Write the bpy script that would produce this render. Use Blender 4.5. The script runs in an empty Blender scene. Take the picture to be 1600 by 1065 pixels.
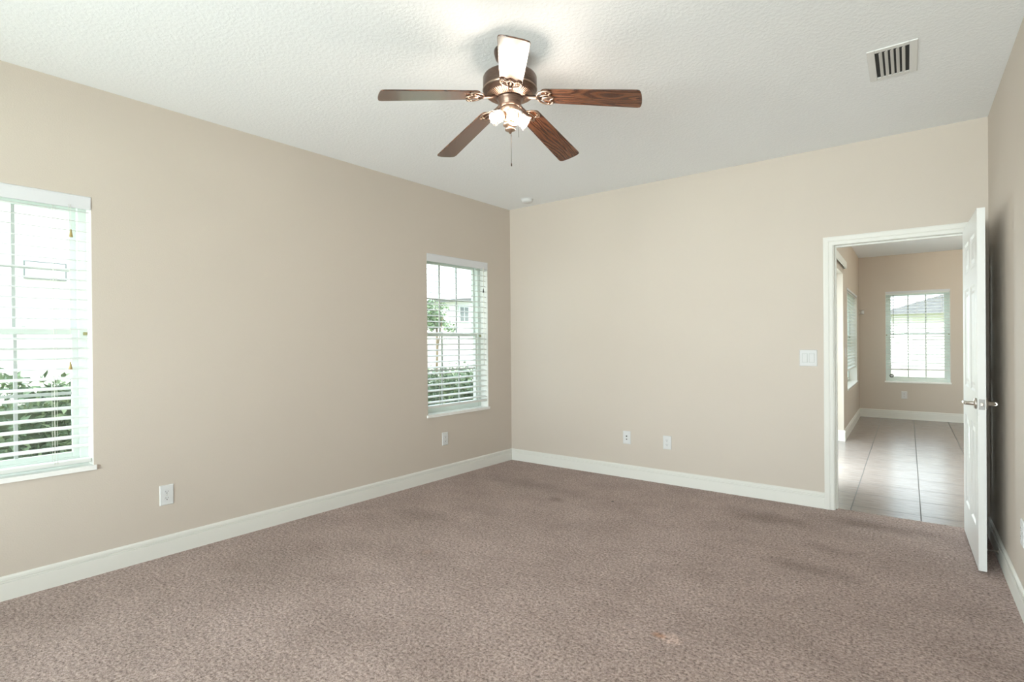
import bpy, bmesh, math, random
from mathutils import Vector, Matrix
PI = math.pi
sc = bpy.context.scene
COL = sc.collection

# ------------------------------------------------------------------ camera
H = 2.743
CAM = Vector((3.49984, -4.66661, 1.28833))
F_PX, PPX, PPY = 827.089, 798.138, 536.911
cd = bpy.data.cameras.new('camera')
cam = bpy.data.objects.new('camera', cd); COL.objects.link(cam)
right = Vector((0.79997133, 0.59998093, -0.00829195))
up = Vector((0.00497868, 0.00718161, 0.99996182))
fwd = Vector((-0.60001757, 0.79998207, -0.00275797))
cam.matrix_world = Matrix((
    (right.x, up.x, -fwd.x, CAM.x),
    (right.y, up.y, -fwd.y, CAM.y),
    (right.z, up.z, -fwd.z, CAM.z),
    (0, 0, 0, 1)))
cd.sensor_width = 36.0
cd.sensor_fit = 'HORIZONTAL'
cd.lens = F_PX * 36.0 / 1600.0
cd.shift_x = (800 - PPX) / 1600.0
cd.shift_y = (PPY - 532.5) / 1600.0
cd.clip_start = 0.05
cd.clip_end = 300
sc.camera = cam

# ------------------------------------------------------------------ exposure, sky, sun, daylight, fill lights
vs = sc.view_settings
vs.view_transform = 'Standard'; vs.look = 'None'; vs.gamma = 1.0; vs.exposure = 0.45
vs.use_curve_mapping = False
sc.cycles.max_bounces = 10
sc.cycles.diffuse_bounces = 7
sc.cycles.glossy_bounces = 4
sc.cycles.transmission_bounces = 8
sc.cycles.transparent_max_bounces = 24
sc.cycles.sample_clamp_indirect = 4.0
sc.cycles.use_denoising = True

world = bpy.data.worlds.new('sky'); sc.world = world
world.use_nodes = True
wn = world.node_tree; wn.nodes.clear()
wo = wn.nodes.new('ShaderNodeOutputWorld'); wb = wn.nodes.new('ShaderNodeBackground')
tc = wn.nodes.new('ShaderNodeTexCoord'); sx = wn.nodes.new('ShaderNodeSeparateXYZ')
cr = wn.nodes.new('ShaderNodeValToRGB')
wn.links.new(tc.outputs['Generated'], sx.inputs[0]); wn.links.new(sx.outputs['Z'], cr.inputs[0])
e_ = cr.color_ramp.elements                      # hazy bright sky: pale low down, much brighter overhead
e_[0].position = 0.0; e_[0].color = (0.90, 0.96, 1.0, 1)
e_[1].position = 0.6; e_[1].color = (0.86, 0.93, 1.0, 1)
q_ = e_.new(0.22); q_.color = (0.72, 0.86, 1.0, 1)
wn.links.new(cr.outputs[0], wb.inputs[0]); wn.links.new(wb.outputs[0], wo.inputs[0])
wb.inputs[1].default_value = 3.0

def light(name, kind, loc, energy, color=(1, 1, 1), rot=(0, 0, 0), **kw):
    d = bpy.data.lights.new(name, kind); d.energy = energy; d.color = color
    for k, v in kw.items(): setattr(d, k, v)
    o = bpy.data.objects.new(name, d); COL.objects.link(o); o.location = loc; o.rotation_euler = rot
    return o
sun = light('sun', 'SUN', (0, 0, 10), 4.5, (1.0, 0.96, 0.88), angle=0.01)
sun.rotation_euler = Vector((-0.5, 0.52, -0.69)).to_track_quat('-Z', 'Y').to_euler()
# added fill lights at two made-up unseen windows; daylight at the nook's sliding door
light('added_fill_rear', 'AREA', (2.0, -8.3, 0.95), 420, (0.93, 0.98, 1.0), (PI/2+0.12, 0, 0), shape='RECTANGLE', size=4.2, size_y=1.7)
light('added_fill_side', 'AREA', (-1.30, -5.60, 1.45), 120, (0.90, 0.965, 1.0), (PI/2, 0, -PI/2+0.12), shape='RECTANGLE', size=1.5, size_y=1.8)
light('daylight_sliding_door', 'AREA', (2.35, 1.70, 1.08), 100, (0.90, 0.96, 1.0), (PI/2, 0, -PI/2), shape='RECTANGLE', size=1.4, size_y=1.95)

# ------------------------------------------------------------------ materials
def lin(r, g, b):
    f = lambda c: (c/255/12.92) if c <= 10 else ((c/255+0.055)/1.055)**2.4
    return (f(r), f(g), f(b), 1)

def mat(name, color, rough=0.5, metal=0.0, spec=0.5):
    m = bpy.data.materials.new(name); m.use_nodes = True
    b = m.node_tree.nodes['Principled BSDF']
    b.inputs['Base Color'].default_value = color
    b.inputs['Roughness'].default_value = rough
    b.inputs['Metallic'].default_value = metal
    b.inputs['Specular IOR Level'].default_value = spec
    return m
def N(m, t, **kw):
    n = m.node_tree.nodes.new(t)
    for k, v in kw.items(): setattr(n, k, v)
    return n
def L(m, a, b): m.node_tree.links.new(a, b)
def BS(m): return m.node_tree.nodes['Principled BSDF']
def tex_coord(m, scale=(1, 1, 1), which='Object'):
    t = N(m, 'ShaderNodeTexCoord'); mp = N(m, 'ShaderNodeMapping')
    mp.inputs['Scale'].default_value = scale
    L(m, t.outputs[which], mp.inputs[0]); return mp.outputs[0]
def noise(m, co, scale, detail=3, rough=0.5, dist=0.0):
    n = N(m, 'ShaderNodeTexNoise'); n.inputs['Scale'].default_value = scale
    n.inputs['Detail'].default_value = detail; n.inputs['Roughness'].default_value = rough
    n.inputs['Distortion'].default_value = dist
    L(m, co, n.inputs['Vector']); return n.outputs['Fac']
def ramp(m, fac, stops):
    r = N(m, 'ShaderNodeValToRGB'); e = r.color_ramp.elements
    while len(e) < len(stops): e.new(0.5)
    for i, (p, c) in enumerate(stops): e[i].position = p; e[i].color = c if len(c) == 4 else (*c, 1)
    L(m, fac, r.inputs[0]); return r.outputs[0]
def bump(m, h, strength, dist=0.01):
    b = N(m, 'ShaderNodeBump'); b.inputs['Strength'].default_value = strength; b.inputs['Distance'].default_value = dist
    L(m, h, b.inputs['Height']); L(m, b.outputs[0], BS(m).inputs['Normal'])
def mix(m, fac, a, b, mode='MIX'):
    x = N(m, 'ShaderNodeMix', data_type='RGBA', blend_type=mode)
    for sock, v in ((x.inputs[0], fac), (x.inputs[6], a), (x.inputs[7], b)):
        if isinstance(v, bpy.types.NodeSocket): L(m, v, sock)
        else: sock.default_value = v
    return x.outputs[2]

M = {}
# painted orange-peel walls
m = mat('beige_wall_paint', (0.565, 0.505, 0.445, 1), 0.62, spec=0.35); M['wall'] = m
co = tex_coord(m); bump(m, noise(m, co, 140, 3, 0.55), 0.16, 0.004)
L(m, ramp(m, noise(m, co, 1.3, 3), [(0.3, (0.558, 0.498, 0.438)), (0.7, (0.572, 0.512, 0.452))]), BS(m).inputs['Base Color'])
m = mat('white_ceiling_texture', (0.865, 0.89, 0.915, 1), 0.8, spec=0.2); M['ceil'] = m
co = tex_coord(m)
bump(m, ramp(m, noise(m, co, 55, 4, 0.6, 0.3), [(0.42, (0, 0, 0)), (0.62, (1, 1, 1))]), 0.22, 0.004)
m = mat('white_trim_paint', (0.72, 0.715, 0.68, 1), 0.5, spec=0.3); M['trim'] = m
bump(m, noise(m, tex_coord(m), 18, 2), 0.02, 0.003)
m = mat('white_door_paint', (0.72, 0.725, 0.715, 1), 0.3); M['door'] = m
bump(m, noise(m, tex_coord(m, (60, 60, 2)), 6, 3), 0.04, 0.002)
M['vinyl'] = mat('white_window_vinyl', (0.66, 0.72, 0.68, 1), 0.35)
M['slat'] = mat('white_blind_slat', (0.70, 0.72, 0.70, 1), 0.4)
BS(M['slat']).inputs['Subsurface Weight'].default_value = 0.0
M['valance'] = mat('white_blind_valance', (0.66, 0.67, 0.70, 1), 0.4)
M['muntin'] = mat('grey_muntin_bar', (0.46, 0.49, 0.47, 1), 0.5, spec=0.3)
M['sill'] = mat('white_cultured_marble', (0.85, 0.85, 0.83, 1), 0.2)
L(M['sill'], ramp(M['sill'], noise(M['sill'], tex_coord(M['sill']), 6, 5, 0.6, 1.2), [(0.35, (0.87, 0.87, 0.85)), (0.75, (0.80, 0.80, 0.79))]), BS(M['sill']).inputs['Base Color'])
M['cord'] = mat('cream_cord', (0.75, 0.73, 0.66, 1), 0.8)
M['tassel'] = mat('tan_wood_tassel', (0.36, 0.27, 0.10, 1), 0.5)
M['dark_tassel'] = mat('dark_wood_tassel', (0.06, 0.06, 0.05, 1), 0.5)
M['brass'] = mat('brass_sash_clip', (0.30, 0.27, 0.12, 1), 0.5)
M['plastic'] = mat('white_plastic', (0.66, 0.665, 0.67, 1), 0.55, spec=0.2)
M['slot'] = mat('dark_socket_slot', (0.06, 0.06, 0.055, 1), 0.6)
M['nickel'] = mat('satin_nickel', (0.62, 0.58, 0.53, 1), 0.28, 1.0)
M['dark_nickel'] = mat('dull_latch_metal', (0.30, 0.29, 0.28, 1), 0.45, 0.8)
M['duct_shade'] = mat('duct_shade_black', (0.03, 0.03, 0.03, 1), 0.9)
M['vent'] = mat('white_vent_enamel', (0.74, 0.745, 0.74, 1), 0.4)
M['stucco'] = mat('white_stucco', (0.85, 0.84, 0.82, 1), 0.9)
bump(M['stucco'], noise(M['stucco'], tex_coord(M['stucco']), 25, 3), 0.2, 0.01)
M['cream_stucco'] = mat('cream_stucco', (0.72, 0.72, 0.60, 1), 0.9)
M['fence'] = mat('white_vinyl_fence', (0.86, 0.86, 0.80, 1), 0.5)
M['roof'] = mat('grey_roof_shingle', (0.12, 0.125, 0.125, 1), 0.9)
L(M['roof'], ramp(M['roof'], noise(M['roof'], tex_coord(M['roof']), 9, 4), [(0.3, (0.09, 0.095, 0.1)), (0.7, (0.15, 0.15, 0.15))]), BS(M['roof']).inputs['Base Color'])
M['house_glass'] = mat('pale_house_window', (0.14, 0.16, 0.16, 1), 0.2)
M['grass'] = mat('lawn', (0.12, 0.20, 0.06, 1), 0.9)
L(M['grass'], ramp(M['grass'], noise(M['grass'], tex_coord(M['grass']), 8, 5, 0.7), [(0.3, (0.20, 0.24, 0.13)), (0.7, (0.36, 0.38, 0.24))]), BS(M['grass']).inputs['Base Color'])
m = mat('hedge_leaf', (0.10, 0.17, 0.08, 1), 0.42); M['leaf'] = m
gi = N(m, 'ShaderNodeNewGeometry')
L(m, ramp(m, gi.outputs['Random Per Island'], [(0.0, (0.07, 0.125, 0.07)), (0.6, (0.15, 0.23, 0.13)), (1.0, (0.28, 0.37, 0.20))]), BS(m).inputs['Base Color'])
M['inner'] = mat('inner_hedge_green', (0.15, 0.21, 0.13, 1), 0.9)
M['bark'] = mat('bark', (0.16, 0.12, 0.08, 1), 0.9)

# clear architectural glass: thin pane, mostly transparent with a mirror-like sheen
m = bpy.data.materials.new('clear_pane_glass'); m.use_nodes = True; M['glass'] = m
nt = m.node_tree; nt.nodes.clear()
o_ = nt.nodes.new('ShaderNodeOutputMaterial'); t_ = nt.nodes.new('ShaderNodeBsdfTransparent'); g_ = nt.nodes.new('ShaderNodeBsdfGlossy')
x_ = nt.nodes.new('ShaderNodeMixShader'); t_.inputs[0].default_value = (0.95, 0.975, 0.96, 1); g_.inputs['Roughness'].default_value = 0.02
x_.inputs[0].default_value = 0.05
nt.links.new(t_.outputs[0], x_.inputs[1]); nt.links.new(g_.outputs[0], x_.inputs[2]); nt.links.new(x_.outputs[0], o_.inputs[0])
# pressed glass of the lamp shades
m = bpy.data.materials.new('pressed_shade_glass'); m.use_nodes = True; M['shade'] = m
nt = m.node_tree; nt.nodes.clear()
o_ = nt.nodes.new('ShaderNodeOutputMaterial'); t_ = nt.nodes.new('ShaderNodeBsdfTransparent'); g_ = nt.nodes.new('ShaderNodeBsdfGlossy')
d_ = nt.nodes.new('ShaderNodeBsdfTranslucent'); x1 = nt.nodes.new('ShaderNodeMixShader'); x2 = nt.nodes.new('ShaderNodeMixShader')
g_.inputs['Roughness'].default_value = 0.08; d_.inputs[0].default_value = (1, 0.97, 0.92, 1)
x1.inputs[0].default_value = 0.2; x2.inputs[0].default_value = 0.10
nt.links.new(t_.outputs[0], x1.inputs[1]); nt.links.new(g_.outputs[0], x1.inputs[2])
nt.links.new(x1.outputs[0], x2.inputs[1]); nt.links.new(d_.outputs[0], x2.inputs[2]); nt.links.new(x2.outputs[0], o_.inputs[0])
m = mat('glowing_bulb', (1, 0.9, 0.75, 1), 0.3); M['bulb'] = m
BS(m).inputs['Emission Color'].default_value = (1, 0.80, 0.55, 1); BS(m).inputs['Emission Strength'].default_value = 9

# oil-rubbed bronze with brushed wear
m = mat('brushed_bronze', (0.19, 0.125, 0.095, 1), 0.33, 0.85); M['bronze'] = m
L(m, ramp(m, noise(m, tex_coord(m, (6, 6, 90)), 5, 3), [(0.3, (0.09, 0.060, 0.048)), (0.7, (0.17, 0.118, 0.093))]), BS(m).inputs['Base Color'])
M['antique'] = mat('antique_brass_highlight', (0.36, 0.26, 0.20, 1), 0.32, 0.9)
M['iron_dark'] = mat('dark_bronze_edge', (0.05, 0.035, 0.028, 1), 0.4, 0.5)
# walnut blade
m = mat('walnut_fan_blade', (0.15, 0.06, 0.03, 1), 0.24, spec=0.6); M['walnut'] = m
BS(m).inputs['Coat Weight'].default_value = 1.0; BS(m).inputs['Coat Roughness'].default_value = 0.16; BS(m).inputs['Coat IOR'].default_value = 1.5
oi = N(m, 'ShaderNodeObjectInfo')
t0 = N(m, 'ShaderNodeTexCoord'); va = N(m, 'ShaderNodeVectorMath', operation='ADD')
vm = N(m, 'ShaderNodeVectorMath', operation='SCALE'); vm.inputs[0].default_value = (7.3, 3.1, 0); L(m, oi.outputs['Random'], vm.inputs['Scale'])
L(m, t0.outputs['Object'], va.inputs[0]); L(m, vm.outputs[0], va.inputs[1])
mp = N(m, 'ShaderNodeMapping'); mp.inputs['Scale'].default_value = (1.6, 11, 1); L(m, va.outputs[0], mp.inputs[0])
big = noise(m, mp.outputs[0], 1.3, 1.5, 0.4)
ml = N(m, 'ShaderNodeMath', operation='MULTIPLY'); ml.inputs[1].default_value = 13; L(m, big, ml.inputs[0])
fr = N(m, 'ShaderNodeMath', operation='PINGPONG'); fr.inputs[1].default_value = 0.5; L(m, ml.outputs[0], fr.inputs[0])
mp2 = N(m, 'ShaderNodeMapping'); mp2.inputs['Scale'].default_value = (6, 160, 1); L(m, va.outputs[0], mp2.inputs[0])
fine = noise(m, mp2.outputs[0], 1.5, 4, 0.6)
ring = ramp(m, fr.outputs[0], [(0.0, (0.045, 0.017, 0.010)), (0.16, (0.115, 0.043, 0.022)), (0.5, (0.185, 0.075, 0.036))])
L(m, mix(m, 0.55, ring, ramp(m, fine, [(0.3, (0.25, 0.25, 0.25)), (0.65, (1, 1, 1))]), 'MULTIPLY'), BS(m).inputs['Base Color'])

# carpet pile: mottled fibres, trodden blotches and a few stains at fixed places
m = mat('taupe_carpet', (0.3, 0.23, 0.19, 1), 0.95, spec=0.1); M['carpet'] = m
co = tex_coord(m)
speck = noise(m, co, 75, 4, 0.8)
clump = noise(m, tex_coord(m, (1, 1.6, 1)), 24, 3, 0.6)
tread = noise(m, tex_coord(m, (1.3, 1.6, 1)), 1.9, 6, 0.68)
base = ramp(m, speck, [(0.34, (0.125, 0.083, 0.072)), (0.46, (0.365, 0.272, 0.245)), (0.62, (0.62, 0.495, 0.46))])
base = mix(m, 0.6, base, ramp(m, clump, [(0.3, (0.72, 0.72, 0.72)), (0.65, (1.06, 1.06, 1.06))]), 'MULTIPLY')
base = mix(m, 0.85, base, ramp(m, tread, [(0.32, (0.80, 0.78, 0.77)), (0.62, (1.04, 1.04, 1.04))]), 'MULTIPLY')
wob = noise(m, co, 7, 3, 0.6)
def stain(base, x, y, rx, ry, color, amt, sharp=0.0):
    t = N(m, 'ShaderNodeTexCoord'); mp = N(m, 'ShaderNodeMapping', vector_type='POINT')
    mp.inputs['Location'].default_value = (-x/rx, -y/ry, 0); mp.inputs['Scale'].default_value = (1/rx, 1/ry, 0)
    L(m, t.outputs['Object'], mp.inputs[0])
    ln = N(m, 'ShaderNodeVectorMath', operation='LENGTH'); L(m, mp.outputs[0], ln.inputs[0])
    ad = N(m, 'ShaderNodeMath', operation='MULTIPLY_ADD'); ad.inputs[1].default_value = 0.9; L(m, wob, ad.inputs[0]); L(m, ln.outputs['Value'], ad.inputs[2])
    mr = N(m, 'ShaderNodeMapRange', interpolation_type='SMOOTHSTEP'); mr.inputs[1].default_value = 0.45 + sharp*0.6; mr.inputs[2].default_value = 1.5 - sharp*0.2
    mr.inputs[3].default_value = amt; mr.inputs[4].default_value = 0.0; L(m, ad.outputs[0], mr.inputs[0])
    return mix(m, mr.outputs[0], base, color, 'MULTIPLY')
dk = (0.55, 0.52, 0.50, 1)
for (x, y, rx, ry, a) in [(2.69, -0.50, 0.42, 0.20, 0.8), (3.05, -1.27, 0.40, 0.12, 0.55), (3.30, -0.25, 0.5, 0.16, 0.8), (3.1, -0.9, .3, .12, .5),
                          (1.20, -0.98, 0.13, 0.09, 0.7), (0.75, -0.75, 0.9, 0.22, 0.5), (0.55, -1.9, 0.5, 0.16, 0.45), (2.9, -2.2, 0.7, 0.16, 0.3), (0.6, -3.0, 0.5, 0.5, 0.35)]:
    base = stain(base, x, y, rx, ry, dk, a)
base = stain(base, 2.62, -2.43, 0.045, 0.03, (1.0, 0.74, 0.55, 1), 0.9, 0.3)
def pale(base, x, y, rx, ry, amt):
    keep = mix; t = N(m, 'ShaderNodeTexCoord'); mp = N(m, 'ShaderNodeMapping', vector_type='POINT')
    mp.inputs['Location'].default_value = (-x/rx, -y/ry, 0); mp.inputs['Scale'].default_value = (1/rx, 1/ry, 0)
    L(m, t.outputs['Object'], mp.inputs[0])
    ln = N(m, 'ShaderNodeVectorMath', operation='LENGTH'); L(m, mp.outputs[0], ln.inputs[0])
    mr = N(m, 'ShaderNodeMapRange', interpolation_type='SMOOTHSTEP'); mr.inputs[1].default_value = 0.5; mr.inputs[2].default_value = 1.1
    mr.inputs[3].default_value = amt; mr.inputs[4].default_value = 0.0; L(m, ln.outputs['Value'], mr.inputs[0])
    return mix(m, mr.outputs[0], base, (1.45, 1.42, 1.40, 1), 'MULTIPLY')
base = pale(base, 2.675, -2.43, 0.055, 0.055, 0.8)
base = stain(base, 1.123, -2.372, 0.07, 0.075, (0.62, 0.58, 0.55, 1), 0.7, 0.3)
base = pale(base, 1.123, -2.372, 0.035, 0.042, 0.8)
base = stain(base, 1.59, -0.77, 0.018, 0.018, (0.12, 0.11, 0.12, 1), 1.0, 0.8)
L(m, base, BS(m).inputs['Base Color'])
hh = N(m, 'ShaderNodeMath', operation='ADD'); L(m, speck, hh.inputs[0]); L(m, clump, hh.inputs[1])
bump(m, hh.outputs[0], 0.75, 0.012)
BS(m).inputs['Sheen Weight'].default_value = 0.15

# plank-faced ceramic tile in the nook
m = mat('grey_ceramic_tile', (0.33, 0.30, 0.29, 1), 0.24, spec=0.7); M['tile'] = m
tcn = N(m, 'ShaderNodeTexCoord'); mpn = N(m, 'ShaderNodeMapping')
mpn.inputs['Location'].default_value = (-3.144/0.427, -0.255/0.41, 0); mpn.inputs['Scale'].default_value = (1/0.427, 1/0.41, 1)
L(m, tcn.outputs['Object'], mpn.inputs[0])
sp = N(m, 'ShaderNodeSeparateXYZ'); L(m, mpn.outputs[0], sp.inputs[0])
def edge(sock, w):
    f = N(m, 'ShaderNodeMath', operation='FRACT'); L(m, sock, f.inputs[0])
    s = N(m, 'ShaderNodeMath', operation='SUBTRACT'); L(m, f.outputs[0], s.inputs[0]); s.inputs[1].default_value = 0.5
    a = N(m, 'ShaderNodeMath', operation='ABSOLUTE'); L(m, s.outputs[0], a.inputs[0])
    g = N(m, 'ShaderNodeMath', operation='GREATER_THAN'); L(m, a.outputs[0], g.inputs[0]); g.inputs[1].default_value = 0.5 - w
    return g.outputs[0]
gm = N(m, 'ShaderNodeMath', operation='MAXIMUM'); L(m, edge(sp.outputs['X'], 0.008), gm.inputs[0]); L(m, edge(sp.outputs['Y'], 0.013), gm.inputs[1])
streak = noise(m, tex_coord(m, (3, 26, 1)), 2.2, 5, 0.65)
tcol = ramp(m, streak, [(0.3, (0.225, 0.19, 0.175)), (0.7, (0.33, 0.29, 0.27))])
L(m, mix(m, gm.outputs[0], tcol, (0.075, 0.07, 0.066, 1)), BS(m).inputs['Base Color'])
rr = N(m, 'ShaderNodeMapRange'); rr.inputs[3].default_value = 0.25; rr.inputs[4].default_value = 0.8; L(m, gm.outputs[0], rr.inputs[0]); L(m, rr.outputs[0], BS(m).inputs['Roughness'])
gi2 = N(m, 'ShaderNodeMath', operation='SUBTRACT'); gi2.inputs[0].default_value = 1.0; L(m, gm.outputs[0], gi2.inputs[1])
bump(m, gi2.outputs[0], 0.4, 0.004)

# ------------------------------------------------------------------ mesh helpers
class MB:
    def __init__(s): s.v = []; s.f = []; s.smooth = []
    def add(s, vs, fs, smooth=False):
        k = len(s.v); s.v += [tuple(v) for v in vs]
        for f in fs: s.f.append(tuple(i + k for i in f)); s.smooth.append(smooth)
        return s
    def box(s, x0, x1, y0, y1, z0, z1):
        return s.add([(x0, y0, z0), (x1, y0, z0), (x1, y1, z0), (x0, y1, z0), (x0, y0, z1), (x1, y0, z1), (x1, y1, z1), (x0, y1, z1)],
                     [(0, 3, 2, 1), (4, 5, 6, 7), (0, 1, 5, 4), (1, 2, 6, 5), (2, 3, 7, 6), (3, 0, 4, 7)])
    def frustum(s, x0, x1, z0, z1, y0, y1, ch):
        # plate on a wall: outer face at y0 is smaller by ch on every side than the back at y1
        return s.add([(x0, y1, z0), (x1, y1, z0), (x1, y1, z1), (x0, y1, z1), (x0+ch, y0, z0+ch), (x1-ch, y0, z0+ch), (x1-ch, y0, z1-ch), (x0+ch, y0, z1-ch)],
                     [(3, 2, 1, 0), (4, 5, 6, 7), (0, 1, 5, 4), (1, 2, 6, 5), (2, 3, 7, 6), (3, 0, 4, 7)])
    def prism(s, poly, a, b, axis='x'):
        # extrude a 2-D polygon from a to b; poly in the two remaining axes
        n = len(poly)
        if axis == 'x': P = lambda t, q: (t, q[0], q[1])
        elif axis == 'y': P = lambda t, q: (q[0], t, q[1])
        else: P = lambda t, q: (q[0], q[1], t)
        vs = [P(a, q) for q in poly] + [P(b, q) for q in poly]
        fs = [tuple(range(n)), tuple(range(2*n-1, n-1, -1))] + [(i, i+n, (i+1) % n+n, (i+1) % n) for i in range(n)]
        return s.add(vs, fs)
    def lathe(s, prof, cx=0, cy=0, cz=0, n=40, mtx=None, smooth=True):
        vs = []; fs = []
        for (r, z) in prof:
            for i in range(n):
                a = 2*PI*i/n; v = Vector((r*math.cos(a), r*math.sin(a), z))
                if mtx: v = mtx @ v
                vs.append((v.x+cx, v.y+cy, v.z+cz))
        for j in range(len(prof)-1):
            for i in range(n):
                fs.append((j*n+i, j*n+(i+1) % n, (j+1)*n+(i+1) % n, (j+1)*n+i))
        return s.add(vs, fs, smooth)
    def tube(s, pts, r, n=10, caps=True):
        pts = [Vector(p) for p in pts]; vs = []; fs = []
        rs = r if isinstance(r, (list, tuple)) else [r]*len(pts)
        for k, p in enumerate(pts):
            t = (pts[min(k+1, len(pts)-1)] - pts[max(k-1, 0)]).normalized()
            a = t.orthogonal().normalized() if k == 0 else (a - t*a.dot(t)).normalized()
            b = t.cross(a)
            for i in range(n):
                th = 2*PI*i/n; vs.append(p + a*math.cos(th)*rs[k] + b*math.sin(th)*rs[k])
        for k in range(len(pts)-1):
            for i in range(n): fs.append((k*n+i, k*n+(i+1) % n, (k+1)*n+(i+1) % n, (k+1)*n+i))
        s.add(vs, fs, True)
        if caps:
            k0 = len(s.v) - len(vs)
            s.f.append(tuple(k0+i for i in range(n))[::-1]); s.smooth.append(False)
            s.f.append(tuple(k0+(len(pts)-1)*n+i for i in range(n))); s.smooth.append(False)
        return s
    def build(s, name, material, parent=None, bevel=0.0, segs=2, loc=None, fix=True):
        me = bpy.data.meshes.new(name); me.from_pydata(s.v, [], s.f); me.update()
        me.polygons.foreach_set('use_smooth', s.smooth)
        if fix:
            bm = bmesh.new(); bm.from_mesh(me); bmesh.ops.recalc_face_normals(bm, faces=bm.faces); bm.to_mesh(me); bm.free()
        o = bpy.data.objects.new(name, me); COL.objects.link(o)
        o.data.materials.append(M[material])
        if bevel:
            b = o.modifiers.new('bevel', 'BEVEL'); b.width = bevel; b.segments = segs; b.limit_method = 'ANGLE'; b.angle_limit = 0.6
        if parent: o.parent = parent
        if loc: o.location = loc
        return o

def tag(o, label, cat, group=None):
    o['label'] = label; o['category'] = cat
    if group: o['group'] = group
    return o
def thing(name, label, cat, mtx=None, group=None):
    o = bpy.data.objects.new(name, None); COL.objects.link(o); o.empty_display_size = 0.1
    if mtx is not None: o.matrix_world = mtx
    return tag(o, label, cat, group)
def struct(o, label=None, cat=None):
    o['kind'] = 'structure'
    if label: o['label'] = label; o['category'] = cat
    return o

# wall frames: local +X runs to the right when facing the wall, +Y goes into the wall, +Z up
DL = 0.0450667
ANG_A = PI/2 - math.atan(DL)
def frame(x, y, z, rot): return Matrix.Translation((x, y, z)) @ Matrix.Rotation(rot, 4, 'Z')
def on_left(s, z):            # left wall, s metres from the far corner
    k = 1/math.sqrt(1+DL*DL); return frame(-DL*k*s, -k*s, z, ANG_A)
def on_back(x, z): return frame(x, 0, z, 0)
W = 3.927
def on_right(y, z): return frame(W, y, z, -PI/2)
NX, NY = 2.839, 6.047
NZ = -0.012
def on_nook_far(x, z): return frame(x, NY, z, 0)
def on_nook_left(y, z): return frame(NX, y, z, PI/2)

def wall(name, mtx, x0, x1, z0, z1, t, holes, label):
    xs = sorted({x0, x1, *[h[0] for h in holes], *[h[1] for h in holes]})
    zs = sorted({z0, z1, *[h[2] for h in holes], *[h[3] for h in holes]})
    solid = lambda i, j: 0 <= i < len(xs)-1 and 0 <= j < len(zs)-1 and not any(
        h[0]-1e-6 <= xs[i] and xs[i+1] <= h[1]+1e-6 and h[2]-1e-6 <= zs[j] and zs[j+1] <= h[3]+1e-6 for h in holes)
    mb = MB()
    for i in range(len(xs)-1):
        for j in range(len(zs)-1):
            if not solid(i, j): continue
            a, b, c, d = xs[i], xs[i+1], zs[j], zs[j+1]
            mb.add([(a, 0, c), (b, 0, c), (b, 0, d), (a, 0, d)], [(0, 1, 2, 3)])
            mb.add([(a, t, c), (b, t, c), (b, t, d), (a, t, d)], [(3, 2, 1, 0)])
            if not solid(i-1, j): mb.add([(a, 0, c), (a, t, c), (a, t, d), (a, 0, d)], [(3, 2, 1, 0)])
            if not solid(i+1, j): mb.add([(b, 0, c), (b, t, c), (b, t, d), (b, 0, d)], [(0, 1, 2, 3)])
            if not solid(i, j-1): mb.add([(a, 0, c), (b, 0, c), (b, t, c), (a, t, c)], [(3, 2, 1, 0)])
            if not solid(i, j+1): mb.add([(a, 0, d), (b, 0, d), (b, t, d), (a, t, d)], [(0, 1, 2, 3)])
    o = mb.build(name, 'wall', fix=False); o.matrix_world = mtx
    # merge so that shared edges are clean
    bm = bmesh.new(); bm.from_mesh(o.data); bmesh.ops.remove_doubles(bm, verts=bm.verts, dist=1e-5)
    bmesh.ops.recalc_face_normals(bm, faces=bm.faces); bm.to_mesh(o.data); bm.free()
    return struct(o, label, 'wall')

# ------------------------------------------------------------------ shell
WZ0, WZ1 = 0.615, 2.123            # bedroom windows
W1 = (3.70, 4.545); W2 = (0.375, 1.215); W3 = (5.0, 5.9)
RY = -6.2
T_A = 0.20
wall('wall_left', on_left(0, 0), -6.35, 0.0, -0.05, H, T_A,
     [(-W1[1], -W1[0], WZ0, WZ1), (-W2[1], -W2[0], WZ0, WZ1), (-W3[1], -W3[0], WZ0, WZ1)], 'beige left wall with the two blinds')
DX0, DX1, DZ = 3.056, 3.838, 2.012
wall('wall_back', on_back(0, 0), -0.21, 5.4, -0.05, H, 0.12, [(DX0-0.018, DX1+0.018, -0.05, DZ+0.018)], 'beige back wall with the doorway')
wall('wall_right', on_right(0, 0), 0.0, -RY+0.12, -0.05, H, 0.12, [], 'beige right wall behind the open door')
wall('wall_rear', frame(W, RY, 0, PI), -0.12, 4.6, -0.05, H, 0.15, [(0.25, 3.55, 0.45, 2.12)], 'beige wall behind the camera')
NH = 2.665
SL = (1.0, 3.31, NZ, 2.13); NW = (3.86, 5.60, 0.613, 2.0); FW = (3.205, 4.032, 0.598, 2.070)
wall('wall_nook_left', on_nook_left(0, 0), 0.12, NY+0.2, -0.05, NH, 0.2, [(SL[0], SL[1], -0.05, SL[3]), NW], 'beige nook wall seen at a slant through the doorway')
wall('wall_nook_far', on_nook_far(0, 0), NX, 5.4, -0.05, NH, 0.2, [FW], 'beige far wall of the nook with a window')
wall('wall_nook_right', frame(5.2, 0, 0, -PI/2), -NY, -0.12, -0.05, NH, 0.2, [], 'beige right wall of the nook')
mb = MB().box(-0.45, W+0.12, RY-3.0, 0.0, H, H+0.2); struct(mb.build('ceiling', 'ceil'), 'white textured bedroom ceiling', 'ceiling')  # slab overruns the rear wall as an added, unseen sun block
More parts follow.
